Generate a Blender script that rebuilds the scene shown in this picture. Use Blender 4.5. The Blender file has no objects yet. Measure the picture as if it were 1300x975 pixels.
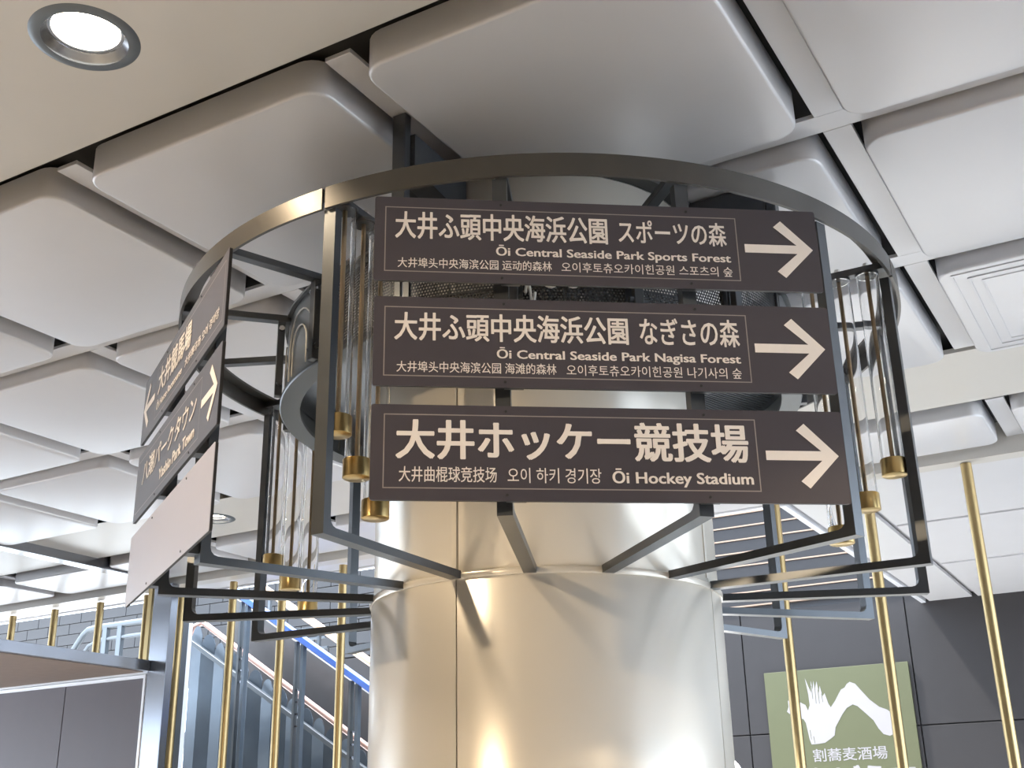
import bpy, bmesh, math, random
from mathutils import Vector, Matrix
random.seed(7)
sc = bpy.context.scene
COL = sc.collection
EYE = 1.55                                   # camera height above the floor
# ------------------------------------------------------------------ camera
PITCH, ROLL, FPX = 0.365236, -0.0206535, 1487.7
cam = bpy.data.cameras.new('camera'); camo = bpy.data.objects.new('camera', cam); COL.objects.link(camo)
cam.sensor_fit = 'HORIZONTAL'; cam.sensor_width = 36; cam.lens = FPX / 1300 * 36
cam.clip_start = .05; cam.clip_end = 300
camo.matrix_world = Matrix.Translation((0, 0, EYE)) @ Matrix.Rotation(math.pi/2 + PITCH, 4, 'X') @ Matrix.Rotation(ROLL, 4, 'Z')
sc.camera = camo
# ------------------------------------------------------------------ world, sun, exposure
w = bpy.data.worlds.new('world'); sc.world = w; w.use_nodes = True
bg = w.node_tree.nodes['Background']; bg.inputs[0].default_value = (0.72, 0.85, 1.0, 1); bg.inputs[1].default_value = 4.2
sun = bpy.data.lights.new('sun', 'SUN'); sun.energy = 9.0; sun.angle = math.radians(2.0); sun.color = (1.0, .96, .9)
suno = bpy.data.objects.new('sun', sun); COL.objects.link(suno)
sc.view_settings.view_transform = 'Standard'; sc.view_settings.look = 'None'
sc.view_settings.exposure = 0.60; sc.view_settings.gamma = 1; sc.view_settings.use_curve_mapping = False
# ------------------------------------------------------------------ frames of reference
YAW = -0.51866                               # the building grid against the camera's heading
EA = Vector((math.cos(YAW), math.sin(YAW), 0)); EB = Vector((-math.sin(YAW), math.cos(YAW), 0))
def G(a, b, z): return EA*a + EB*b + Vector((0, 0, z + EYE))   # grid coordinates, z above the eye
CX, CY = 5*math.sin(math.radians(1.42)), 5*math.cos(math.radians(1.42))
def PC(az, r, z):                            # around the column: azimuth from the side facing the camera
    t = math.radians(az); return Vector((CX + r*math.sin(t), CY - r*math.cos(t), z + EYE))
sd = (EA*0.56 + EB*0.14 + Vector((0, 0, -1.10))).normalized()
suno.rotation_euler = sd.to_track_quat('-Z', 'Y').to_euler()
suno.location = (0, 0, 12)
GRID = Matrix.Rotation(YAW, 4, 'Z'); GRID.translation = Vector((0, 0, EYE))
# ------------------------------------------------------------------ materials
def mat(name, col, rough=.5, metal=0, noise=0, nscale=8, bump=0, bscale=60, **kw):
    m = bpy.data.materials.new(name); m.use_nodes = True
    nt = m.node_tree; p = nt.nodes['Principled BSDF']
    p.inputs['Base Color'].default_value = (*col, 1); p.inputs['Roughness'].default_value = rough
    p.inputs['Metallic'].default_value = metal
    for k, v in kw.items(): p.inputs[k].default_value = v
    if noise or bump:
        tc = nt.nodes.new('ShaderNodeTexCoord')
    if noise:
        n = nt.nodes.new('ShaderNodeTexNoise'); n.inputs['Scale'].default_value = nscale; n.inputs['Detail'].default_value = 5
        nt.links.new(tc.outputs['Object'], n.inputs['Vector'])
        r = nt.nodes.new('ShaderNodeMix'); r.data_type = 'RGBA'
        r.inputs[6].default_value = (*[c*(1-noise) for c in col], 1); r.inputs[7].default_value = (*[min(1, c*(1+noise)) for c in col], 1)
        nt.links.new(n.outputs['Fac'], r.inputs[0]); nt.links.new(r.outputs[2], p.inputs['Base Color'])
    if bump:
        n2 = nt.nodes.new('ShaderNodeTexNoise'); n2.inputs['Scale'].default_value = bscale
        nt.links.new(tc.outputs['Object'], n2.inputs['Vector'])
        b = nt.nodes.new('ShaderNodeBump'); b.inputs['Strength'].default_value = bump; b.inputs['Distance'].default_value = .01
        nt.links.new(n2.outputs['Fac'], b.inputs['Height']); nt.links.new(b.outputs[0], p.inputs['Normal'])
    return m
def emit(name, col, s):
    m = bpy.data.materials.new(name); m.use_nodes = True; p = m.node_tree.nodes['Principled BSDF']
    p.inputs['Base Color'].default_value = (*col, 1); p.inputs['Emission Color'].default_value = (*col, 1); p.inputs['Emission Strength'].default_value = s
    return m
M_CEIL = mat('ceiling_paint', (.585, .58, .60), .33, .15, noise=.03, nscale=3)
M_BAND = mat('soffit_paint', (.54, .515, .48), .36, .1, noise=.03, nscale=3, bump=.02, bscale=30)
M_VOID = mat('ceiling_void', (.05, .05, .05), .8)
M_COLUMN = mat('column_paint', (.76, .72, .65), .27, .25, noise=.02, nscale=3)
M_STEEL = mat('charcoal_steel', (.095, .102, .112), .32, .65, noise=.12, nscale=14)
M_RING = mat('bronze_grey_steel', (.105, .10, .095), .34, .6, noise=.1, nscale=9)
M_DRUM = mat('drum_steel', (.13, .14, .15), .38, .5, noise=.08, nscale=6)
M_BOARD = mat('sign_board', (.062, .055, .068), .42, noise=.05, nscale=20)
M_BACK = mat('sign_edge', (.025, .025, .028), .5)
M_BLANK = mat('blank_board', (.42, .40, .46), .38, noise=.03, nscale=6)
M_LETTER = mat('sign_lettering', (.86, .80, .76), .5, noise=.03, nscale=40)
M_LINE = mat('sign_line', (.30, .27, .26), .5, noise=.03, nscale=40)
M_BRASS = mat('brass', (.62, .45, .20), .30, 1.0, noise=.10, nscale=12)
M_BRASSP = mat('brushed_brass_post', (.44, .33, .165), .36, .95, noise=.08, nscale=5)
M_ROD = mat('brass_rod', (.42, .31, .19), .4, .9, noise=.08, nscale=20)
M_CHROME = mat('bolt_metal', (.6, .6, .6), .25, 1, noise=.04)
M_GLASS = mat('clear_glass', (1, 1, 1), .0, 0, noise=0)
M_GLASS.node_tree.nodes['Principled BSDF'].inputs['Transmission Weight'].default_value = 1
M_GLASS.node_tree.nodes['Principled BSDF'].inputs['IOR'].default_value = 1.42
M_WHITE = mat('white_outline', (.8, .78, .75), .5, noise=.02)
M_FLOOR = mat('floor_tile', (.68, .67, .65), .35, 0, noise=.08, nscale=2)
M_WALL = mat('dark_wall_tile', (.022, .0195, .021), .75, 0, noise=.14, nscale=4, bump=.05, bscale=40)
M_WALLJ = mat('wall_joint', (.05, .05, .055), .8, noise=.1)
M_TILE = mat('slate_wall_tile', (.040, .040, .044), .7, 0, noise=.2, nscale=2)
M_SLAT = mat('dark_slat', (.026, .024, .026), .7, 0, noise=.1, nscale=5)
M_LITGAP = mat('lit_gap_paint', (.30, .21, .155), .4, .3, noise=.05)  # warm light in the gaps between boards, put into a pale colour
M_KIOSK = mat('kiosk_panel', (.105, .092, .108), .5, 0, noise=.05, nscale=5)
M_WOOD = mat('soffit_wood', (.25, .185, .15), .5, 0, noise=.15, nscale=9)
M_STAIN = mat('stainless', (.27, .285, .32), .22, .95, noise=.05, nscale=3)
M_BLUEG = mat('blue_grey_cladding', (.11, .135, .165), .32, .5, noise=.25, nscale=3)
M_GREYM = mat('grey_metal', (.13, .145, .16), .4, .6, noise=.08, nscale=6)
M_WHITEM = mat('white_metal', (.75, .76, .80), .35, .2, noise=.02)
M_COPPER = mat('copper_rail', (.5, .32, .27), .33, .6, noise=.06, nscale=5)
M_BLUER = mat('sky_reflection_blue', (.10, .20, .62), .25, .3, noise=.05, nscale=5)  # sky reflection on the rail put into its base colour
M_ORANGE = mat('orange_rail', (.85, .58, .38), .35, .4, noise=.05, nscale=5)
M_DARKP = mat('dark_balustrade', (.075, .07, .07), .3, .3, noise=.15, nscale=3)
M_POSTER = mat('olive_poster', (.085, .088, .042), .55, 0, noise=.04, nscale=5)
M_POSTW = mat('poster_white', (.30, .28, .285), .6, noise=.02)
M_LAMP = emit('lamp_glow', (1.0, .86, .66), 22)
M_GLOBE = emit('globe_glow', (1, .98, .95), 6)
# perforated steel: round holes on a staggered grid, see-through
def perforated(name, col, du, dv, r):
    m = mat(name, col, .4, .5); nt = m.node_tree; p = nt.nodes['Principled BSDF']; out = nt.nodes['Material Output']
    uv = nt.nodes.new('ShaderNodeUVMap'); sep = nt.nodes.new('ShaderNodeSeparateXYZ'); nt.links.new(uv.outputs[0], sep.inputs[0])
    def mth(op, a, b=None):
        n = nt.nodes.new('ShaderNodeMath'); n.operation = op
        for i, v in enumerate((a, b)):
            if v is None: continue
            if isinstance(v, (int, float)): n.inputs[i].default_value = v
            else: nt.links.new(v, n.inputs[i])
        return n.outputs[0]
    row = mth('FLOOR', mth('DIVIDE', sep.outputs[1], dv))
    sh = mth('MULTIPLY', mth('FLOORED_MODULO', row, 2.0), .5)
    fu = mth('SUBTRACT', mth('FRACT', mth('ADD', mth('DIVIDE', sep.outputs[0], du), sh)), .5)
    fv = mth('SUBTRACT', mth('FRACT', mth('DIVIDE', sep.outputs[1], dv)), .5)
    d = mth('SQRT', mth('ADD', mth('POWER', mth('MULTIPLY', fu, du), 2.0), mth('POWER', mth('MULTIPLY', fv, dv), 2.0)))
    hole = mth('LESS_THAN', d, r)
    tr = nt.nodes.new('ShaderNodeBsdfTransparent'); mx = nt.nodes.new('ShaderNodeMixShader')
    nt.links.new(hole, mx.inputs[0]); nt.links.new(p.outputs[0], mx.inputs[1]); nt.links.new(tr.outputs[0], mx.inputs[2])
    nt.links.new(mx.outputs[0], out.inputs['Surface'])
    return m
M_PERF = perforated('perforated_steel', (.06, .062, .068), .0135, .0125, .0042)
# ------------------------------------------------------------------ object helpers
def tag(o, label=None, cat=None, group=None, kind=None):
    if label: o['label'] = label
    if cat: o['category'] = cat
    if group: o['group'] = group
    if kind: o['kind'] = kind
    return o
def link(name, me, m, parent=None, mw=None, smooth=False):
    if m and not me.materials: me.materials.append(m)
    if smooth:
        for p in me.polygons: p.use_smooth = True
    o = bpy.data.objects.new(name, me); COL.objects.link(o)
    if parent: o.parent = parent; o.matrix_parent_inverse = Matrix()
    if mw is not None:
        o.matrix_basis = (parent_world(parent).inverted() @ mw) if parent else mw
    return o
WM = {}
def parent_world(p):
    m = p.matrix_basis.copy(); q = p.parent
    while q: m = q.matrix_basis @ m; q = q.parent
    return m
def empty(name, loc, rz=0):
    o = bpy.data.objects.new(name, None); COL.objects.link(o)
    o.matrix_basis = Matrix.Translation(loc) @ Matrix.Rotation(rz, 4, 'Z'); o.empty_display_size = .1
    return o
def place(name, me, m, parent, smooth=False):
    """mesh whose vertices are given in world space, hung under parent"""
    o = link(name, me, m, parent, smooth=smooth)
    if parent: o.matrix_basis = parent_world(parent).inverted()
    return o
def flat_smooth(me, ang=35):
    me.shade_smooth() if hasattr(me, 'shade_smooth') else None
    try: me.set_sharp_from_angle(angle=math.radians(ang))
    except Exception: pass
class MB:
    def __init__(s): s.v = []; s.f = []
    def add(s, vs, fs):
        k = len(s.v); s.v += [tuple(v) for v in vs]; s.f += [tuple(i+k for i in f) for f in fs]; return s
    def hexa(s, p):      # 8 corners: bottom loop 0-3, top loop 4-7
        return s.add(p, [(3,2,1,0),(4,5,6,7),(0,1,5,4),(1,2,6,5),(2,3,7,6),(3,0,4,7)])
    def box(s, x0, x1, y0, y1, z0, z1, F=None):
        P = [(x0,y0,z0),(x1,y0,z0),(x1,y1,z0),(x0,y1,z0),(x0,y0,z1),(x1,y0,z1),(x1,y1,z1),(x0,y1,z1)]
        if F: P = [F(*q) for q in P]
        return s.hexa(P)
    def tube(s, pts, r, n=12, cap=True):
        pts = [Vector(p) for p in pts]; k = len(s.v); m = len(pts)
        for i, p in enumerate(pts):
            t = (pts[min(i+1, m-1)] - pts[max(i-1, 0)]).normalized()
            u = t.cross(Vector((0,0,1)));
            if u.length < 1e-3: u = Vector((1,0,0))
            u.normalize(); v = u.cross(t)
            rr = r[i] if isinstance(r, (list, tuple)) else r
            for j in range(n):
                a = 2*math.pi*j/n; s.v.append(tuple(p + u*(rr*math.cos(a)) + v*(rr*math.sin(a))))
        for i in range(m-1):
            for j in range(n):
                j2 = (j+1) % n; s.f.append((k+i*n+j, k+i*n+j2, k+(i+1)*n+j2, k+(i+1)*n+j))
        if cap:
            s.f.append(tuple(k+j for j in range(n))[::-1]); s.f.append(tuple(k+(m-1)*n+j for j in range(n)))
        return s
    def lathe(s, prof, n=32, c=(0,0,0), closed=False, a0=0, a1=360, start=False):
        """prof: list of (r,z); revolve about z at c"""
        k = len(s.v); full = abs(a1-a0) >= 359.9; cnt = n if full else n+1
        for j in range(cnt):
            t = math.radians(a0 + (a1-a0)*j/n)
            for r, z in prof: s.v.append((c[0]+r*math.sin(t), c[1]-r*math.cos(t), c[2]+z))
        m = len(prof); e = m if closed else m-1
        for j in range(n):
            j2 = (j+1) % cnt
            for i in range(e):
                i2 = (i+1) % m; s.f.append((k+j*m+i, k+j2*m+i, k+j2*m+i2, k+j*m+i2))
        if not full and closed:
            s.f.append(tuple(k+i for i in range(m))); s.f.append(tuple(k+n*m+i for i in range(m))[::-1])
        return s
    def mesh(s, name, bevel=0, seg=2, smooth=False, ang=35):
        me = bpy.data.meshes.new(name); me.from_pydata(s.v, [], s.f)
        bm = bmesh.new(); bm.from_mesh(me)
        bmesh.ops.recalc_face_normals(bm, faces=bm.faces)
        if bevel: bmesh.ops.bevel(bm, geom=list(bm.edges), offset=bevel, segments=seg, affect='EDGES', profile=.5, clamp_overlap=True)
        bm.to_mesh(me); bm.free()
        if smooth: flat_smooth(me, ang)
        return me
def gbox(name, m, parent, a0, a1, b0, b1, z0, z1, bevel=0):
    """axis-aligned box on the building grid, own origin at its middle"""
    mb = MB().box(-(a1-a0)/2, (a1-a0)/2, -(b1-b0)/2, (b1-b0)/2, -(z1-z0)/2, (z1-z0)/2)
    mw = Matrix.Translation(G((a0+a1)/2, (b0+b1)/2, (z0+z1)/2)) @ Matrix.Rotation(YAW, 4, 'Z')
    return link(name, mb.mesh(name, bevel), m, parent, mw)
# ------------------------------------------------------------------ large structure
fl = link('floor', MB().box(-45, 45, -30, 50, -.2, 0).mesh('floor'), M_FLOOR); tag(fl, kind='structure')
AW = -14.9
AE = 5.3                                     # right-hand edge of the hall, open to daylight
S = 1.45; A0 = -.885; B0 = 2.75; ZP = 2.60; ZS = 2.68
ceil = gbox('ceiling', M_VOID, None, AW, AE, -9, 9.12, 2.80, 3.0); tag(ceil, kind='structure')
def rrect(w, d, r, n=6):
    pts = []
    for cx, cy, s0 in ((w-r, d-r, 0), (-w+r, d-r, 90), (-w+r, -d+r, 180), (w-r, -d+r, 270)):
        for i in range(n+1):
            t = math.radians(s0 + 90*i/n); pts.append((cx + r*math.cos(t), cy + r*math.sin(t)))
    return pts
def tray_mesh(w, d, name='ceiling_panel'):
    mb = MB(); rings = []
    R = .10; F = .014
    prof = [(0, .15), (0, F)] + [(F*(1-math.cos(t)), F*(1-math.sin(t))) for t in (math.radians(x) for x in (22.5, 45, 67.5, 90))]
    for ins, z in prof:
        k = len(mb.v)
        for x, y in rrect(w-ins, d-ins, R-ins): mb.v.append((x, y, z))
        rings.append(k)
    n = len(rrect(w, d, R))
    for q in range(len(rings)-1):
        for j in range(n):
            j2 = (j+1) % n; mb.f.append((rings[q]+j, rings[q]+j2, rings[q+1]+j2, rings[q+1]+j))
    mb.f.append(tuple(rings[-1]+j for j in range(n)))
    return mb.mesh(name, smooth=True, ang=50)
HG = .092
tray = tray_mesh(S/2-HG, S/2-HG); tray.materials.append(M_CEIL)
ks = list(range(-2, 10))
def grid_mw(a, b, z): return Matrix.Translation(G(a, b, z)) @ Matrix.Rotation(YAW, 4, 'Z')
for row in range(3):
    for k in ks:
        am = A0 - S*k + S/2; bm_ = B0 + S*row + S/2
        if am > .3 and row > 1 and am > 1.2: pass
        o = link('ceiling_panel', tray, M_CEIL, ceil, grid_mw(am, bm_, ZP))
        if row == 2 and k == 0:
            # square frame of an access hatch pressed into this panel
            for (e, wd, zz) in ((.585, .010, .005), (.515, .012, .006), (.455, .010, .004)):
                mb = MB()
                for (x0, x1, y0, y1) in ((-e, e, -e, -e+wd), (-e, e, e-wd, e), (-e, -e+wd, -e+wd, e-wd), (e-wd, e, -e+wd, e-wd)):
                    mb.box(x0, x1, y0, y1, -zz, .002)
                h = link('hatch_frame', mb.mesh('hatch_frame'), M_CEIL, o); h.matrix_basis = Matrix.Translation((.02, .0, 0))
# last, shorter row between the second band and the far beam
short = tray_mesh(S/2-HG, .39); short.materials.append(M_CEIL)
for k in ks:
    link('ceiling_panel', short, M_CEIL, ceil, grid_mw(A0 - S*k + S/2, 8.57, ZP+.01))
# cover strips between the panels
sb = MB().box(-.046, .072, -(S-.14)/2, (S-.11)/2, 0, .02).mesh('cover_strip', .002, 1); sb.materials.append(M_CEIL)
sa = MB().box(-S/2+.001, S/2-.001, -.056, .068, 0, .02).mesh('cover_strip', .002, 1); sa.materials.append(M_CEIL)
for k in ks + [10]:
    ag = A0 - S*k + S
    for row in range(3): link('cover_strip', sb, M_CEIL, ceil, grid_mw(ag - S, B0 + S*row + S/2, ZS))
    for b in (B0 + S, B0 + 2*S): 
        if k < 10: link('cover_strip', sa, M_CEIL, ceil, grid_mw(A0 - S*k + .13, b, ZS))
    gs = link('cover_strip', MB().box(-.046, .072, -.49, .49, 0, .02).mesh('cover_strip'), M_CEIL, ceil, grid_mw(ag - S, 8.60, ZS))
# flat soffit bands with the downlights
LAMPS = [(-3.02, 2.262), (-7.42, 7.55), (1.33, 2.262), (-7.37, 2.262), (-3.02, -3.07), (1.33, -3.07), (-7.37, -3.07)]  # the first pair is seen, the rest are out-of-view fill lamps added
def band(b0, b1, lamps, segs):
    for (a0, a1) in segs:
        L = [l for l in lamps if a0 < l[0] < a1 and b0 < l[1] < b1]
        am, bm_ = (a0+a1)/2, (b0+b1)/2; hw, hd = (a1-a0)/2, (b1-b0)/2
        mb = MB()
        if not L: mb.box(-hw, hw, -hd, hd, 0, .03)
        else:
            x, y = L[0][0]-am, L[0][1]-bm_; q = .25; r = .168; n = 48
            for (u0, u1, v0, v1) in ((-hw, x-q, -hd, hd), (x+q, hw, -hd, hd), (x-q, x+q, -hd, y-q), (x-q, x+q, y+q, hd)):
                mb.add([(u0,v0,0),(u1,v0,0),(u1,v1,0),(u0,v1,0)], [(0,1,2,3)])
            k = len(mb.v)
            for j in range(n):
                t = 2*math.pi*j/n; c, s_ = math.cos(t), math.sin(t); m_ = max(abs(c), abs(s_))
                mb.v += [(x+r*c, y+r*s_, 0), (x+q*c/m_, y+q*s_/m_, 0)]
            for j in range(n):
                j2 = (j+1) % n; mb.f.append((k+2*j, k+2*j+1, k+2*j2+1, k+2*j2))
        link('soffit_board', mb.mesh('soffit_board'), M_BAND, ceil, grid_mw(am, bm_, ZS))
cuts = [A0 + 2*S - S*i for i in range(0, 13, 2)]
segs1 = [(AW, A0-S*2), (A0-S*2, A0-S*0), (A0, A0+3*S)]
segs1 = [(AW, A0-6*S), (A0-6*S, A0-4*S), (A0-4*S, A0-2*S), (A0-2*S, A0), (A0, A0+2*S), (A0+2*S, AE)]
band(1.77, 2.75, LAMPS, segs1)
band(7.10, 8.08, LAMPS, segs1)
band(-3.56, -2.58, LAMPS, segs1)
gbox('near_soffit', M_BAND, ceil, AW, AE, -2.575, 1.765, ZS, ZS+.03)
gbox('near_soffit', M_BAND, ceil, AW, AE, -9, -3.565, ZS, ZS+.03)
# upstand at the far edge of the second band, far beam, outer soffit
gbox('beam', M_BAND, ceil, AW, AE, 9.04, 9.20, 2.55, 2.80)
gbox('outer_soffit_board', M_CEIL, ceil, -2.22, AE, 9.205, 11.03, 2.60, 2.64)
gbox('outer_soffit_board', M_CEIL, ceil, -2.22, AE, 11.10, 13.04, 2.60, 2.64)
gbox('outer_soffit_board', M_CEIL, ceil, -2.22, AE, 13.12, 15.33, 2.60, 2.64)
gbox('outer_soffit_board', M_CEIL, ceil, -2.80, -2.29, 9.70, 15.33, 2.60, 2.64)
gbox('outer_soffit_board', M_CEIL, ceil, AW, -2.29, 9.205, 9.64, 2.60, 2.64)
gbox('outer_slab', M_CEIL, ceil, -2.84, AE, 9.2, 15.35, 2.66, 3.0)
gbox('outer_slab', M_CEIL, ceil, AW, -2.85, 9.2, 9.68, 2.66, 3.0)
gbox('slab_fascia', M_WHITEM, ceil, -2.90, -2.845, 9.70, 15.33, 2.585, 2.80)
gbox('slab_fascia', M_WHITEM, ceil, AW, -2.90, 9.645, 9.69, 2.585, 2.80)
gbox('ceiling_beam', M_STAIN, ceil, -9.66, -9.50, 5.70, 9.03, 2.59, 2.70)
# flat dark ring: shade of the gap between column and ceiling, put into colour
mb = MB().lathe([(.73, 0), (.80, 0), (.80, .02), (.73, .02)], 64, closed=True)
link('shade_gap_ring', mb.mesh('shade_gap_ring'), M_VOID, ceil, Matrix.Translation((CX, CY, 2.583+EYE)))
wf = gbox('shade_wall_front', M_KIOSK, None, AW, AE, -9.2, -9.0, -1.55, 2.8); tag(wf, kind='structure')  # unseen wall, put in to block daylight from behind the camera
wr = gbox('shade_wall_right', M_KIOSK, None, AE, AE+.2, -9.2, 3.2, -1.55, 2.8); tag(wr, kind='structure')  # unseen wall, put in to block near daylight from the right
wl = gbox('shade_wall_left', M_KIOSK, None, AW-.2, AW, -9.2, 1.0, -1.55, 2.8); tag(wl, kind='structure')  # unseen wall, put in to block near daylight from the left
# ---- far wall
WB = 15.35
mb = MB()
for a0, a1, z0, z1 in ((-12.6, 9, -1.55, 4.08), (-27, -12.6, 2.50, 4.08)):   # tall glazed-free opening to the street under the left part
    mb.box(a0, a1, WB+.03, WB+.3, z0, z1)
wall = link('wall_back', mb.mesh('wall_back'), M_WALLJ, None, grid_mw(0, 0, 0)); tag(wall, kind='structure')
wp = {}
def wpanel(name, m, a0, a1, z0, z1, th=.05, gap=.008):
    key = (name, round(a1-a0, 3), round(z1-z0, 3))
    if key not in wp:
        w_, h_ = (a1-a0)/2-gap, (z1-z0)/2-gap
        wp[key] = MB().box(-w_, w_, -th/2, th/2, -h_, h_).mesh(name, .003, 1); wp[key].materials.append(m)
    return link(name, wp[key], m, wall, grid_mw((a0+a1)/2, WB, (z0+z1)/2))
aj = [-9.62, -7.45, -5.28, -3.11, -.94, 1.23, 3.4]
for i in range(len(aj)-1):
    for z0, z1 in ((-1.55, 1.12), (1.12, 2.70)): wpanel('wall_panel', M_WALL, aj[i], aj[i+1], z0, z1)
zs = [4.07 - .183*i for i in range(8)]
for i in range(7):
    for a0, a1 in ((-9.62, -6.20), (-6.20, -2.6)):
        wpanel('wall_slat', M_SLAT, a0, a1, zs[i+1]+.012, zs[i]-.010, gap=.001)
        gbox('lit_gap_strip', M_LITGAP, wall, a0+.01, a1-.01, WB-.045, WB+.02, zs[i]-.009, zs[i]+.009)  # strip stands in for the warm-lit gap above each slat
gbox('lit_gap_strip', M_LITGAP, wall, -9.6, -2.6, WB-.045, WB+.02, zs[7]-.009, zs[7]+.009)
tw, th_ = .6, .2
for i in range(21):
    for j in range(7):
        off = .3 if j % 2 else 0
        wpanel('wall_tile', M_TILE, -22.5+tw*i+off, -22.5+tw*(i+1)+off, 2.68+th_*j, 2.68+th_*(j+1), gap=.006)
wpanel('wall_panel', M_WALL, -12.58, -11.10, -1.55, 2.67)
wpanel('wall_panel', M_WALL, -11.10, -9.62, -1.55, 2.67)
# ------------------------------------------------------------------ column
colu = empty('column', (CX, CY, 0)); tag(colu, 'cream painted round metal-clad column carrying the signage ring', 'column')
def arc_shell(r, z0, z1, az0, az1, th=.02, n=24, bev=.006):
    prof = [(r-th, z0), (r-bev, z0), (r, z0+bev), (r, z1-bev), (r-bev, z1), (r-th, z1)]
    return MB().lathe(prof, n, (CX, CY, EYE), closed=True, a0=az0, a1=az1)
place('core', MB().lathe([(.70, -1.55), (.70, 2.585)], 48, (CX, CY, EYE)).mesh('core', smooth=True), M_COLUMN, colu)
for q in range(4):
    a = -28.05 + 90*q
    place('lower_cladding', arc_shell(.738, -1.549, .895, a+.22, a+89.78).mesh('lower_cladding', smooth=True, ang=50), M_COLUMN, colu)
    place('upper_cladding', arc_shell(.728, .91, 2.585, a+.22, a+89.78).mesh('upper_cladding', smooth=True, ang=50), M_COLUMN, colu)
    place('seam_strip', arc_shell(.732, .93, 2.58, a-1.9, a-.3, th=.012, n=3, bev=.002).mesh('seam_strip', smooth=True), M_COLUMN, colu)
place('joint_band', MB().lathe([(.70, .885), (.743, .885), (.746, .892), (.746, .905), (.74, .912), (.70, .912)], 96, (CX, CY, EYE), closed=True).mesh('joint_band', smooth=True, ang=50), M_COLUMN, colu)
# ------------------------------------------------------------------ signage ring
ring = empty('signage_frame', (CX, CY, .885+EYE)); tag(ring, 'large charcoal steel ring frame with sixteen arms around the column', 'frame')
AZ0 = 5.7 + 11.25 - 22.5
for q in range(4):
    a = -28.8 + 90*q
    prof = [(1.588, 2.045), (1.600, 2.045), (1.600, 2.128), (1.53, 2.128), (1.53, 2.118), (1.588, 2.118)]
    place('ring_segment', MB().lathe(prof, 48, (CX, CY, EYE), closed=True, a0=a+.25, a1=a+89.75).mesh('ring_segment', smooth=True, ang=30), M_RING, ring)
def radial(az):
    t = math.radians(az); er = Vector((math.sin(t), -math.cos(t), 0)); et = Vector((math.cos(t), math.sin(t), 0))
    return lambda u, r, z: Vector((CX, CY, EYE)) + er*r + et*u + Vector((0, 0, z))
def extrude_profile(F, pts, hw):
    mb = MB(); n = len(pts)
    mb.v = [tuple(F(-hw, r, z)) for r, z in pts] + [tuple(F(hw, r, z)) for r, z in pts]
    mb.f = [tuple(range(n)), tuple(range(2*n-1, n-1, -1))] + [(i, (i+1) % n, n+(i+1) % n, n+i) for i in range(n)]
    return mb
frames = [AZ0 + 22.5*i for i in range(16)]
for i, az in enumerate(frames):
    F = radial(az); cluster = (i % 4 == 3)
    f = .03
    inner = [(1.550, .915+f)] + [(1.550-f+f*math.cos(t), .915+f-f*math.sin(t)) for t in (math.radians(x) for x in (30, 60, 90))]
    pts = [(1.586, 2.044), (1.586, .886), (.744, .886), (.744, .915)] + inner[::-1] + [(1.550, 2.044)]
    place('frame_bar', extrude_profile(F, pts, .024).mesh('frame_bar'), M_STEEL, ring)
    place('top_arm', MB().box(-.021, .021, 1.10, 1.586, 2.088, 2.117, F).mesh('top_arm', .002, 1), M_STEEL, ring)
    if not cluster:
        db = place('drop_bar', MB().box(-.018, .018, 1.155, 1.185, 1.745, 2.088, F).mesh('drop_bar', .002, 1), M_STEEL, ring)
        for z in (2.05, 1.80):
            place('bolt', MB().tube([F(-.035, 1.17, z), F(.035, 1.17, z)], .012, 8).mesh('bolt'), M_CHROME if z > 2 else M_STEEL, db)
    else:
        hb = place('ceiling_hanger', MB().box(-.03, .03, 1.13, 1.17, 2.118, 2.675, F).mesh('ceiling_hanger', .002, 1), M_STEEL, ring)
        fin = [(1.129, 2.59), (1.129, 2.45), (1.05, 2.43), (.732, 2.40), (.732, 2.59)]
        place('hanger_fin', extrude_profile(F, fin, .05).mesh('hanger_fin'), M_STEEL, ring)
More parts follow.
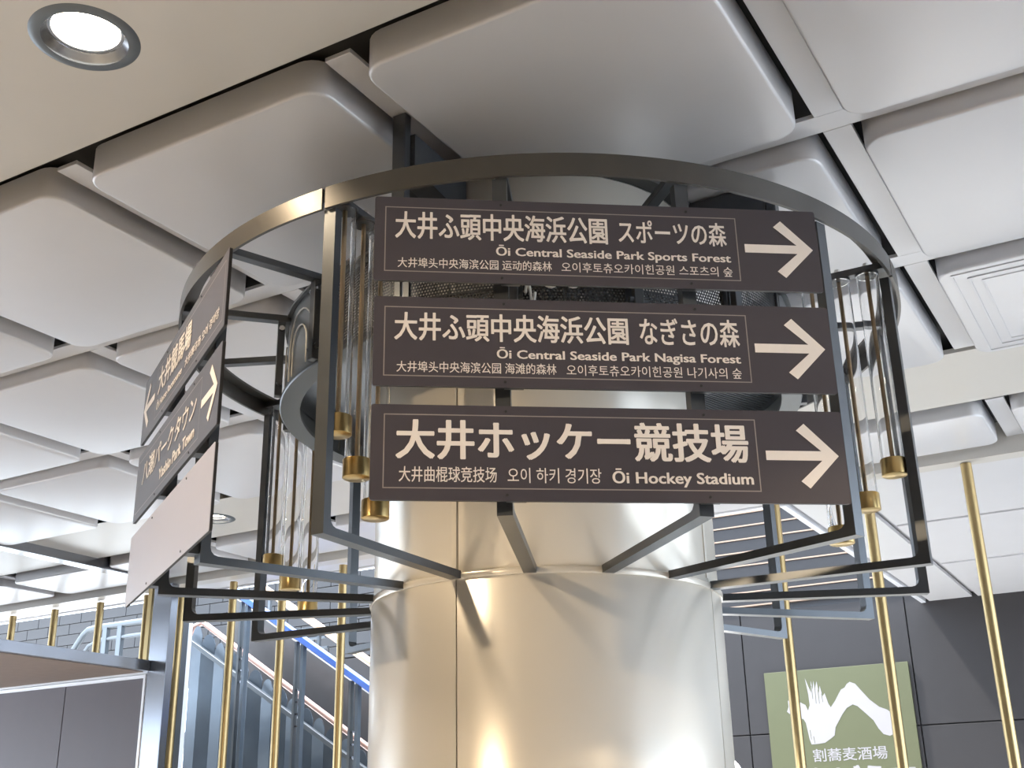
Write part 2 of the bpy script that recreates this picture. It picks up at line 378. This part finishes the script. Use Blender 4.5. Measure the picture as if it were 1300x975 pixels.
# inner drum: solid quarter panels and perforated panels between the frames
for i, az in enumerate(frames):
    mid = az + 11.25
    a0, a1 = az+.4, az+22.1
    rel = (mid + 180) % 360 - 180
    perf = -60 < rel < 60
    if perf:
        mb = MB(); n = 12; k = 0; R = 1.125
        me = bpy.data.meshes.new('perforated_panel'); vs = []; fs = []; uvs = []
        for j in range(n+1):
            t = math.radians(a0+1.2+(a1-a0-2.4)*j/n)
            for z in (1.775, 2.085): vs.append((CX+R*math.sin(t), CY-R*math.cos(t), z+EYE))
        for j in range(n): fs.append((2*j, 2*j+2, 2*j+3, 2*j+1))
        me.from_pydata(vs, [], fs); ul = me.uv_layers.new(name='UVMap')
        for p in me.polygons:
            for li in p.loop_indices:
                vi = me.loops[li].vertex_index; ul.data[li].uv = (R*math.radians(21)*(vi//2)/n + 10, (vi % 2)*.31)
        o = place('perforated_panel', me, M_PERF, ring); o.modifiers.new('thickness', 'SOLIDIFY').thickness = .002
        fr = MB()
        for (p0, p1, z0, z1) in ((a0, a1, 1.755, 1.780), (a0, a1, 2.082, 2.105), (a0, a0+1.2, 1.78, 2.082), (a1-1.2, a1, 1.78, 2.082)):
            fr.lathe([(1.118, z0), (1.134, z0), (1.134, z1), (1.118, z1)], 10, (CX, CY, EYE), closed=True, a0=p0, a1=p1)
        place('panel_frame', fr.mesh('panel_frame'), M_STEEL, ring)
        for dz in ((-5.2, -2.4, 1.8) if i in (0, 15, 14) else (0,)):
            place('white_upright', MB().lathe([(1.08, 1.78), (1.088, 1.78), (1.088, 2.08), (1.08, 2.08)], 2, (CX, CY, EYE), closed=True, a0=mid+dz-.4, a1=mid+dz+.4).mesh('white_upright'), M_WHITE, ring)
    else:
        place('drum_panel', MB().lathe([(1.118, 1.755), (1.132, 1.755), (1.132, 2.105), (1.118, 2.105)], 12, (CX, CY, EYE), closed=True, a0=a0, a1=a1).mesh('drum_panel', smooth=True, ang=30), M_DRUM, ring)
        # nested arch outlines on the panel face
        for hw, top in ((7.6, 2.055), (4.6, 1.985)):
            pts = []
            hh = hw*math.pi/180*1.136
            pts.append(PC(mid-hw, 1.138, 1.79))
            for s_ in range(13):
                t = math.pi - math.pi*s_/12
                pts.append(PC(mid+hw*math.cos(t), 1.138, top-hh+hh*math.sin(t)))
            pts.append(PC(mid+hw, 1.138, 1.79))
            place('arch_outline', MB().tube(pts, .0035, 5).mesh('arch_outline'), M_WHITE, ring)
# white looping figure on the drum, facing the camera
pts = [PC(-3.2, 1.140, 1.80), PC(-2.2, 1.14, 1.86), PC(-3.0, 1.14, 1.90)]
place('curled_outline', MB().tube([PC(-3.4+.25*j, 1.140, 1.83+.05*math.sin(j*.9)) for j in range(8)], .006, 5).mesh('curled_outline'), M_WHITE, ring)
place('curled_outline', MB().tube([PC(-.8+.55*j, 1.140, 1.885-.035*abs(math.sin(j*.42))) for j in range(15)], .006, 5).mesh('curled_outline'), M_WHITE, ring)
place('drum_flange', MB().lathe([(1.068, 1.735), (1.152, 1.735), (1.156, 1.74), (1.156, 1.752), (1.068, 1.752)], 96, (CX, CY, EYE), closed=True).mesh('drum_flange', smooth=True, ang=30), M_DRUM, ring)
place('drum_rim', MB().lathe([(1.075, 2.106), (1.150, 2.106), (1.150, 2.117), (1.075, 2.117)], 96, (CX, CY, EYE), closed=True).mesh('drum_rim', smooth=True, ang=30), M_DRUM, ring)
place('drum_lid', MB().lathe([(.745, 1.95), (1.115, 1.86), (1.115, 1.872), (.745, 1.962)], 96, (CX, CY, EYE), closed=True).mesh('drum_lid', smooth=True, ang=30), M_STEEL, ring)
lid = MB()
for j in range(120):
    if j % 1 == 0:
        t0 = j*3
        lid.lathe([(.78, 1.938), (1.09, 1.862), (1.09, 1.865), (.78, 1.941)], 1, (CX, CY, EYE), closed=True, a0=t0*.45, a1=t0*.45+.45)
o = place('lid_ribs', lid.mesh('lid_ribs'), M_GREYM, ring); tag(o, kind='stuff')
# ------------------------------------------------------------------ glass tube pendants under four of the arms
def pendant(az, r, zb):
    base = PC(az, r, zb); o = empty('tube_pendant', base, math.radians(az))
    H = 2.087 - zb
    link('glass_tube', MB().lathe([(.0425, .05), (.0425, H-.012), (.0395, H-.012), (.0395, .05)], 32, closed=True).mesh('glass_tube', smooth=True, ang=50), M_GLASS, o)
    link('rod', MB().tube([(0,0,.05), (0,0,H)], .0085, 12).mesh('rod', smooth=True), M_ROD, o)
    link('end_cap', MB().lathe([(0, 0), (.044, 0), (.048, .003), (.048, .064), (.046, .067), (0, .067)], 40).mesh('end_cap', smooth=True, ang=40), M_BRASS, o)
    link('top_plate', MB().lathe([(0, H-.011), (.046, H-.011), (.046, H-.001), (0, H-.001)], 32).mesh('top_plate', smooth=True, ang=40), M_STEEL, o)
    link('bolt', MB().lathe([(0, H+.030), (.012, H+.030), (.012, H+.046), (0, H+.046)], 6).mesh('bolt'), M_CHROME, o)
    return o
WHICH = {1.50: 'outermost and shortest', 1.385: 'middle', 1.272: 'innermost and longest'}
NM = {-28.05: 'beside the left edges of the front signs', 61.95: 'right of the front arrows', -118.05: 'behind the ring at the left, near the ceiling lamp'}
for az in (-28.05, 61.95, -118.05):
    for r, zb in ((1.50, 1.235), (1.385, 1.115), (1.272, 1.0)):
        p = pendant(az, r, zb); tag(p, WHICH[r] + ' brass-capped glass tube ' + NM[az], 'pendant', 'brass-capped glass tubes under the ring')
# ------------------------------------------------------------------ lettering
def text_mesh(body, weight=0.0, spacing=1.0):
    c = bpy.data.curves.new('lettering', 'FONT'); c.body = body; c.offset = weight; c.space_character = spacing; c.resolution_u = 3
    o = bpy.data.objects.new('lettering', c); COL.objects.link(o)
    dg = bpy.context.evaluated_depsgraph_get(); dg.update()
    me = bpy.data.meshes.new_from_object(o.evaluated_get(dg))
    bpy.data.objects.remove(o); bpy.data.curves.remove(c)
    me.name = 'lettering'
    return me
def fit_text(body, u0, u1, z0, z1, weight, parent, y, name='lettering', m=None, slant=0):
    me = text_mesh(body, 0)
    if weight > 0:                          # bolder strokes: the same outlines laid slightly beside each other
        base = [tuple(v.co) for v in me.vertices]; fc = [tuple(p.vertices) for p in me.polygons]; vs = []; fs = []
        for q_, (dx, dy) in enumerate(((-1, 0), (1, 0), (-.7, .55), (.7, .55), (-.7, -.55), (.7, -.55), (0, 0))):
            k = len(vs); vs += [(x+dx*weight, y_+dy*weight, q_*.00012) for x, y_, z_ in base]; fs += [tuple(i+k for i in f) for f in fc]
        me = bpy.data.meshes.new('lettering'); me.from_pydata(vs, [], fs)
    xs = [v.co.x for v in me.vertices]; ys = [v.co.y for v in me.vertices]
    x0, x1, y0, y1 = min(xs), max(xs), min(ys), max(ys)
    for v in me.vertices:
        v.co = Vector((u0 + (v.co.x-x0)/(x1-x0)*(u1-u0), -v.co.z, z0 + (v.co.y-y0)/(y1-y0)*(z1-z0)))
    me.materials.clear()
    o = link(name, me, m or M_LETTER, parent); o.location = (0, y, 0)
    return o
def poly_plate(name, pts, y, th, m, parent):
    n = len(pts); mb = MB()
    mb.v = [(u, -th, z) for u, z in pts] + [(u, 0, z) for u, z in pts]
    mb.f = [tuple(range(n)), tuple(range(2*n-1, n-1, -1))] + [(i, (i+1) % n, n+(i+1) % n, n+i) for i in range(n)]
    o = link(name, mb.mesh(name), m, parent); o.location = (0, y, 0); return o
def arrow_pts(tip, zc, sgn=1, sh=.0155, L=.235):
    # shaft plus two square-cut barbs, as on the photo's signs
    w_ = .0195
    P = [(-L, -sh), (-L, sh), (-.055, sh), (-.130, .083), (-.103, .106), (0, 0), (-.103, -.106), (-.130, -.083), (-.055, -sh)]
    return [(tip + sgn*x, zc + z) for x, z in (P if sgn > 0 else P[::-1])]
def board(az, off, uc, zc, hw, hh, m, name='sign_board'):
    t = math.radians(az); er = Vector((math.sin(t), -math.cos(t), 0)); et = Vector((math.cos(t), math.sin(t), 0))
    o = empty(name, Vector((CX, CY, 0)) + er*off + et*uc + Vector((0, 0, zc*.9885+EYE)), t); o.scale = (.9885,)*3
    r = .008; pts = []
    for cx, cz, s0 in ((hw-r, hh-r, 0), (-hw+r, hh-r, 90), (-hw+r, -hh+r, 180), (hw-r, -hh+r, 270)):
        for i in range(4):
            q = math.radians(s0+30*i); pts.append((cx+r*math.cos(q), cz+r*math.sin(q)))
    poly_plate('face_sheet', pts, .002, .002, m, o)
    poly_plate('back_plate', [(x*.999, z*.998) for x, z in pts], .012, .0095, M_BACK, o)
    return o
def border(parent, u0, u1, z0, z1, y=-.0008, w_=.0035):
    mb = MB()
    for (a, b, c, d) in ((u0, u1, z0, z0+w_), (u0, u1, z1-w_, z1), (u0, u0+w_, z0+w_, z1-w_), (u1-w_, u1, z0+w_, z1-w_)):
        mb.add([(a, 0, c), (b, 0, c), (b, 0, d), (a, 0, d)], [(0,1,2,3)])
    o = link('border_line', mb.mesh('border_line'), M_LINE, parent); o.location = (0, y, 0)
def screws(parent, us, hh):
    for u in us:
        for z in (hh-.018, -hh+.018):
            s_ = link('screw', MB().lathe([(0, 0), (.0045, 0), (.0045, .002), (0, .002)], 8).mesh('screw'), M_BACK, parent)
            s_.matrix_basis = Matrix.Translation((u, -.0005, z)) @ Matrix.Rotation(math.pi/2, 4, 'X')
def brackets(parent, us, hh, depth):
    for u in us:
        mb = MB().box(u-.03, u+.03, .0125, .0125+depth, -hh-.03, hh+.03)
        link('mounting_bar', mb.mesh('mounting_bar'), M_STEEL, parent)
HH, HW = .1515, .7425
YL = -.0015
rows = [1.804, 1.4445, 1.080]
W1, W2, W3 = .024, .026, .006
s1 = board(6.4, 1.60, -.003, rows[0], HW, HH, M_BOARD); tag(s1, 'dark brown direction sign reading Sports Forest, top of the front three', 'sign')
zc = rows[0]
border(s1, -.709, .464, 1.6845-zc, 1.9195-zc)
fit_text('大井ふ頭中央海浜公園', -.676, .024, 1.803-zc, 1.903-zc, W1, s1, YL)
fit_text('スポーツの森', .060, .427, 1.810-zc, 1.899-zc, W1*.8, s1, YL)
fit_text('Ōi Central Seaside Park Sports Forest', -.348, .436, 1.742-zc, 1.7905-zc, W2, s1, YL)
fit_text('大井埠头中央海滨公园 运动的森林', -.666, -.166, 1.6985-zc, 1.7345-zc, .008, s1, YL)
fit_text('오이후토츄오카이힌공원 스포츠의 숲', -.135, .437, 1.6985-zc, 1.7345-zc, .002, s1, YL)
poly_plate('arrow', arrow_pts(.722, 1.807-zc), YL, .0004, M_LETTER, s1)
s2 = board(6.4, 1.60, .001, rows[1], HW, HH, M_BOARD); tag(s2, 'dark brown direction sign reading Nagisa Forest, middle of the front three', 'sign')
zc = rows[1]
border(s2, -.709, .463, 1.325-zc, 1.5615-zc)
fit_text('大井ふ頭中央海浜公園', -.677, .070, 1.445-zc, 1.542-zc, W1, s2, YL)
fit_text('なぎさの森', .107, .435, 1.446-zc, 1.543-zc, W1*.8, s2, YL)
fit_text('Ōi Central Seaside Park Nagisa Forest', -.355, .433, 1.381-zc, 1.4285-zc, W2, s2, YL)
fit_text('大井埠头中央海滨公园 海滩的森林', -.668, -.167, 1.338-zc, 1.375-zc, .008, s2, YL)
fit_text('오이후토츄오카이힌공원 나기사의 숲', -.135, .431, 1.337-zc, 1.374-zc, .002, s2, YL)
poly_plate('arrow', arrow_pts(.718, 1.446-zc), YL, .0004, M_LETTER, s2)
s3 = board(6.4, 1.60, .001, rows[2], HW, HH, M_BOARD); tag(s3, 'dark brown direction sign reading Hockey Stadium, bottom of the front three', 'sign')
zc = rows[2]
border(s3, -.704, .459, .965-zc, 1.201-zc)
fit_text('大井ホッケー競技場', -.667, .431, 1.056-zc, 1.184-zc, .030, s3, YL)
fit_text('大井曲棍球竞技场', -.656, -.361, .985-zc, 1.034-zc, .010, s3, YL)
fit_text('오이 하키 경기장', -.328, -.040, .985-zc, 1.033-zc, .004, s3, YL)
fit_text('Ōi Hockey Stadium', -.006, .437, .976-zc, 1.0345-zc, W2, s3, YL)
poly_plate('arrow', arrow_pts(.719, 1.083-zc), YL, .0004, M_LETTER, s3)
for s_ in (s1, s2, s3): screws(s_, (-.33, .295), HH); brackets(s_, (-.300, .300), HH-.05 if False else .12, .012)
# the three slanting boards at the left
AZL, OFL, UCL = -62.4, 1.60, -.05
l1 = board(AZL, OFL, UCL, rows[0], HW, HH, M_BOARD); tag(l1, 'dark direction sign with left arrow reading Racecourse, seen almost edge-on', 'sign')
zc = rows[0]
border(l1, -.455, .709, 1.6845-zc, 1.9195-zc)
fit_text('大井競馬場', -.42, .20, 1.783-zc, 1.903-zc, .03, l1, YL)
fit_text('Ōi Horse Racecourse', -.42, .07, 1.715-zc, 1.760-zc, .035, l1, YL)
fit_text('大井赛马场 오이 경마장', .12, .66, 1.718-zc, 1.760-zc, .006, l1, YL)
poly_plate('arrow', arrow_pts(-.722, 1.807-zc, -1), YL, .0004, M_LETTER, l1)
l2 = board(AZL, OFL, UCL, rows[1], HW, HH, M_BOARD); tag(l2, 'dark direction sign with right arrow reading Yashio Park Town, seen almost edge-on', 'sign')
zc = rows[1]
border(l2, -.709, .463, 1.325-zc, 1.5615-zc)
fit_text('八潮パークタウン', -.60, .40, 1.43-zc, 1.53-zc, .02, l2, YL)
fit_text('Yashio Park Town', -.22, .40, 1.35-zc, 1.40-zc, .045, l2, YL)
poly_plate('arrow', arrow_pts(.718, 1.446-zc), YL, .0004, M_LETTER, l2)
l3 = board(AZL, OFL, UCL, rows[2], HW, HH, M_BLANK); tag(l3, 'blank direction board without lettering, lowest of the slanting left boards', 'sign')
for s_ in (l1, l2, l3): screws(s_, (-.28, .33), HH); brackets(s_, (-.26, .36), .12, .045)
# ------------------------------------------------------------------ downlights
FILL_LP = {2: 110, 3: 180, 4: 700, 5: 70, 6: 70}  # powers of the added fill downlights out of view
def downlight(a, b, label, power, cone=118):
    o = empty('downlight', G(a, b, ZS)); tag(o, label, 'lamp', 'round downlights in the ceiling')
    link('trim_ring', MB().lathe([(.185, -.003), (.192, 0), (.192, .002), (.166, .002), (.164, -.001), (.150, -.006), (.170, -.008)], 64, closed=True).mesh('trim_ring', smooth=True, ang=50), M_GREYM, o)
    link('reflector', MB().lathe([(.166, .0), (.150, .015), (.132, .03), (.132, .034), (.120, .036), (.112, .075)], 64).mesh('reflector', smooth=True, ang=30), M_STAIN, o)
    link('diffuser', MB().lathe([(0, .045), (.117, .045), (.117, .05), (0, .05)], 48).mesh('diffuser'), M_LAMP, o)
    l = bpy.data.lights.new('lamp_beam', 'SPOT'); l.energy = power; l.color = (1.0, .77, .50); l.spot_size = math.radians(cone); l.spot_blend = .12; l.shadow_soft_size = .09
    lo = bpy.data.objects.new('lamp_beam', l); COL.objects.link(lo); lo.parent = o; lo.location = (0, 0, .0)
    return o
downlight(*LAMPS[0], 'large warm round downlight in the smooth near ceiling, upper left', 62)
for i, lb in ((2, 'added unseen warm fill downlight in the near soffit, to the right of the front signs'), (3, 'added unseen warm fill downlight in the near soffit, beyond the left signs'),
              (4, 'added unseen warm fill downlight behind the viewer, in the middle'), (5, 'added unseen warm fill downlight behind the viewer, to the right'), (6, 'added unseen warm fill downlight behind the viewer, to the left')):
    downlight(*LAMPS[i], lb, FILL_LP[i], 172 if i == 4 else 118)  # wide cone so the added lamp behind the viewer reaches the column
downlight(*LAMPS[1], 'small distant warm downlight behind the left boards', 120)
# ------------------------------------------------------------------ brass posts in front of the atrium
def gtube(name, m, parent, pts, r, n=16):
    W_ = [G(*p) for p in pts]
    return place(name, MB().tube(W_, r, n).mesh(name, smooth=True, ang=40), m, parent)
PB = 9.27
posts = [(-12.27, 'far left brass post standing behind the wooden canopy, leftmost of all'), (-11.53, 'brass post behind the canopy, second from the left'),
         (-10.77, 'brass post behind the canopy, third from the left'), (-10.02, 'brass post touching the left side of the stainless pillar'),
         (-9.50, 'brass post just right of the stainless pillar'), (-8.75, 'brass post in front of the blue-grey pleated cladding'),
         (-8.07, 'brass post rising below the rear glass tubes'), (-7.29, 'brass post nearest the left edge of the column'),
         (-2.77, 'brass post in front of the left part of the olive poster'), (-2.02, 'brass post in front of the right part of the olive poster'),
         (-1.26, 'brass post farthest right, before the bare dark wall')]
ph = 2.545 + 1.55
pm = MB().lathe([(0, 0), (.041, 0), (.041, ph), (0, ph)], 24).mesh('shaft', smooth=True, ang=40); pm.materials.append(M_BRASSP)
fm = MB().lathe([(.04, 0), (.065, 0), (.065, .012), (.04, .02)], 24).mesh('base_flange', smooth=True, ang=40); fm.materials.append(M_BRASSP)
for a, lb in posts:
    b = PB if a < -5 else 9.13
    o = empty('brass_post', G(a, b, -1.55)); tag(o, lb, 'post', 'brass posts between floor and ceiling')
    link('shaft', pm, None, o); link('base_flange', fm, None, o)
# ------------------------------------------------------------------ stainless pillar and shop front at the left
pil = empty('steel_pillar', G(-9.45, 9.0, -1.55)); tag(pil, 'flat stainless steel clad pillar beside the lilac grey shop wall', 'pillar')
gbox('cladding', M_STAIN, pil, -9.56, -9.30, 8.93, 9.03, -1.55, 2.545, .004)
gbox('brass_trim', M_BRASSP, pil, -9.67, -9.61, 8.95, 9.03, 1.70, 2.545, .003)
gbox('edge_trim', M_WHITEM, pil, -9.60, -9.57, 8.92, 9.02, -1.55, 1.62, .002)
shop = empty('shop_front', G(-12, 9.1, -1.55)); tag(shop, 'lilac grey panelled shop wall under a wooden canopy, lower left', 'shop front')
gbox('backing', M_WALLJ, shop, -16.3, -9.61, 9.09, 9.16, -1.55, 1.63)
for i in range(5):
    a1 = -9.61 - (0 if i == 0 else 1.33 + 1.33*(i-1)); a0 = -9.61 - (1.33 + 1.33*i)
    gbox('wall_panel', M_KIOSK, shop, a0+.006, a1-.006, 9.06, 9.088, -1.55, 1.60, .002)
gbox('top_trim', M_WHITEM, shop, -16.3, -9.61, 9.045, 9.06, 1.60, 1.635)
can = empty('canopy', G(-12, 8, 1.64)); tag(can, 'wood-lined canopy with a bright metal edge above the shop wall', 'canopy')
gbox('wood_soffit', M_WOOD, can, -16.3, -9.605, 5.0, 8.915, 1.64, 1.66)
gbox('deck', M_WHITEM, can, -16.3, -9.68, 8.915, 9.16, 1.642, 1.72)
gbox('edge_rail', M_STAIN, can, -9.60, -9.52, 5.0, 8.92, 1.645, 1.755, .003)
# ------------------------------------------------------------------ atrium behind the posts: escalator cladding and rails
K = 10.9
esc = empty('escalator', G(-9.5, 11.2, -1.55)); tag(esc, 'escalator flank with blue-grey pleated cladding and copper handrail', 'escalator')
def rail_z(a): return .945 + (a + 8.27)*(2.56-.945)/(-10.86+8.27)
gtube('handrail', M_COPPER, esc, [(-11.05, 11.0, 2.30), (-11.08, 11.0, 2.42), (-11.0, 11.0, 2.52), (-10.86, 11.0, rail_z(-10.86))] + [(-10.6+.3*i, 11.0, rail_z(-10.6+.3*i)) for i in range(13)], .036)
def slope_box(name, m, parent, a0, z0, a1, z1, b0, b1, h):
    mb = MB().hexa([G(a0, b0, z0-h), G(a1, b0, z1-h), G(a1, b1, z1-h), G(a0, b1, z0-h), G(a0, b0, z0), G(a1, b0, z1), G(a1, b1, z1), G(a0, b1, z0)])
    return place(name, mb.mesh(name, .003, 1), m, parent)
slope_box('stringer', M_GREYM, esc, -11.1, 2.45, -7.2, .128, 10.84, 10.90, .06)
mdl = .20
for i in range(19):
    a0 = -11.0 + mdl*i; a1 = a0 + mdl*.985
    b0_, b1_ = (10.94, 10.97) if i % 2 else (10.97, 10.94)
    n = 6; P = []
    for j in range(n+1):
        t = j/n; a = a0+(a1-a0)*t
        P.append((a, b0_+(b1_-b0_)*t, min(rail_z(a)-.045, rail_z(a0+.1)-.20 + .13*math.sin(math.pi*t)**.5)))
    mb = MB(); k = len(P)
    mb.v = [tuple(G(a, b, -1.55)) for a, b, z in P] + [tuple(G(*q)) for q in P] + [tuple(G(a, b+.012, -1.55)) for a, b, z in P] + [tuple(G(a, b+.012, z)) for a, b, z in P]
    for j in range(k-1):
        mb.f += [(j, j+1, k+j+1, k+j), (2*k+j+1, 2*k+j, 3*k+j, 3*k+j+1), (k+j, k+j+1, 3*k+j+1, 3*k+j)]
    mb.f += [(0, k, 3*k, 2*k), (k-1, 2*k-1, 4*k-1, 3*k-1)]
    place('cladding_panel', mb.mesh('cladding_panel'), M_BLUEG, esc)
slope_box('inner_balustrade', M_DARKP, esc, -11.0, 3.02, -7.4, .78, 11.60, 11.66, .95)
gbox('door_mullion', M_STEEL, None, -9.65, -9.59, 9.42, 9.50, -1.55, 2.585)
for o in [x for x in COL.objects if x.name == 'door_mullion']:
    o.name = 'dark_mullion'; tag(o, 'slim dark vertical bar right of the stainless pillar', 'mullion')
o = gbox('white_mullion', M_WHITEM, None, -9.82, -9.71, 9.62, 9.68, -1.55, 2.585, .003); tag(o, 'slim white vertical bar beside the dark mullion', 'mullion')
br = empty('blue_stair_rail', G(-8.7, 10.5, -1.55)); tag(br, 'sloping stair railing with top rail in painted blue sky reflection, on grey posts', 'railing')
def bz(a): return 1.556 + (a+7.885)*(2.48-1.556)/(-9.355+7.885)
slope_box('top_rail', M_BLUER, br, -9.95, bz(-9.95), -6.8, bz(-6.8), 10.44, 10.56, .075)
for a in (-9.71, -8.84, -8.05, -7.25):
    z = bz(a) - .08
    gbox('post', M_GREYM, br, a-.055, a-.025, 10.47, 10.53, -1.55, z)
    gbox('post', M_BLUEG, br, a+.035, a+.075, 10.47, 10.53, -1.55, z-.03)
    for q in range(4): gbox('bracket', M_STAIN, br, a-.024, a+.034, 10.49, 10.51, z-.55-.13*q, z-.53-.13*q)
orr = empty('orange_stair_rail', G(-10, 12.5, -1.55)); tag(orr, 'rear sloping stair railing with warm orange tube, above the blue one', 'railing')
def oz(a): return 2.135 + (a+9.40)*(3.0-2.135)/(-10.78+9.40)
gtube('top_rail', M_ORANGE, orr, [(-11.3+.4*i, 12.5, oz(-11.3+.4*i)) for i in range(9)], .05)
for a in (-11.1, -10.2, -9.3, -8.4): gbox('post', M_GREYM, orr, a-.02, a+.02, 12.48, 12.52, -1.55, oz(a)-.04)
for i in range(5): gbox('landing_line', M_GREYM, orr, -11.6, -10.2-.05*i, 12.8, 12.84, 2.12+.14*i, 2.15+.14*i)
mez = gbox('mezzanine_floor', M_GREYM, None, -18, -14.3, 13.2, 15.30, 1.35, 1.60); tag(mez, kind='structure')
gr = empty('guard_rail', G(-16, 14, 1.6)); tag(gr, 'grey pipe guard rail on the upper landing above the canopy', 'railing')
gtube('top_rail', M_GREYM, gr, [(-17.5, 14, 2.3), (-16.62, 14, 3.32), (-16.5, 14, 3.40), (-16.3, 14, 3.42), (-14.6, 14, 3.42)], .05)
gtube('lower_rail', M_GREYM, gr, [(-17.2, 14, 2.3), (-16.45, 14, 3.12), (-16.2, 14, 3.2), (-14.6, 14, 3.2)], .035)
for a in (-16.05, -15.70, -14.75): gbox('post', M_GREYM, gr, a-.05, a+.05, 13.96, 14.04, 1.60, 3.39)
# ------------------------------------------------------------------ poster on the far wall
po = empty('wall_poster', G(-4.085, WB-.03, .7), YAW); tag(po, 'tall olive green shop poster with a white brush mark on the dark wall', 'poster')
PW, PZ1 = .925, 1.185                       # half width, top above the origin
link('panel', MB().box(-PW, PW, -.03, 0, -1.6, PZ1).mesh('panel', .002, 1), M_POSTER, po)
def pp(x, y):                                # poster face: metres from its upper left corner
    return (-PW + x, PZ1 - y)
mm = 1.85/970                               # the mark as drawn on the poster, in thousandths of its width
def tr(pts): return [pp((x-60-.084*(y-133))*mm, (y-133+.078*(x-60))*mm) for x, y in pts]
stroke = [(225,315),(262,298),(300,318),(345,340),(362,376),(374,340),(366,270),(345,165),(386,262),(384,182),(398,240),(402,182),(412,235),(424,186),(438,262),(444,214),(462,282),(476,262),(500,330),(515,352),(545,310),(570,265),(586,238),(610,225),(625,202),(645,188),(680,200),(720,245),(770,300),(830,345),(880,362),(925,395),(946,440),(944,480),(925,508),(890,524),(850,514),(820,480),(790,430),(740,385),(690,342),(660,332),(620,355),(590,395),(570,430),(542,478),(535,530),(510,550),(470,578),(430,586),(380,592),(368,560),(355,500),(345,455),(330,432),(280,418),(240,402),(218,385),(230,352)]
poly_plate('brush_mark', tr(stroke), -.031, .001, M_POSTW, po)
for x, y0, y1 in ((388,215,300),(410,205,330),(432,240,330),(455,265,320),(372,500,560),(395,540,585)):
    poly_plate('bristle_streak', tr([(x-2, y0), (x+2, y0), (x+10, y1), (x+7, y1)]), -.0325, .0006, M_POSTER, po)
def pbox(x0, y0, x1, y1):
    a = tr([(x0, y1)])[0]; b = tr([(x1, y0)])[0]; return a[0], b[0], a[1], a[1] + (y1-y0)*mm
u0, u1, z0, z1 = pbox(392, 612, 868, 702)
fit_text('割蕎麦酒場', u0, u1, z0, z0+.155, .012, po, -.0315, m=M_POSTW)
u0, u1, z0, z1 = pbox(190, 715, 1040, 905)
fit_text('たらぼうす', u0, u1, z0, z0+.30, .03, po, -.0315, m=M_POSTW)
# ------------------------------------------------------------------ round white lamp low behind the column
gl = empty('globe_lamp', G(-3.17, 8.42, -1.55)); tag(gl, 'glowing white globe lamp low behind the right edge of the column', 'lamp')
bm_ = bmesh.new(); bmesh.ops.create_uvsphere(bm_, u_segments=32, v_segments=20, radius=.19); me = bpy.data.meshes.new('globe'); bm_.to_mesh(me); bm_.free()
g_ = link('globe', me, M_GLOBE, gl, smooth=True); g_.location = (0, 0, 1.86)
link('pole', MB().tube([(0,0,.02), (0,0,1.68)], .02, 12).mesh('pole', smooth=True), M_GREYM, gl)
link('foot', MB().lathe([(0, 0), (.14, 0), (.14, .02), (0, .03)], 32).mesh('foot'), M_GREYM, gl)
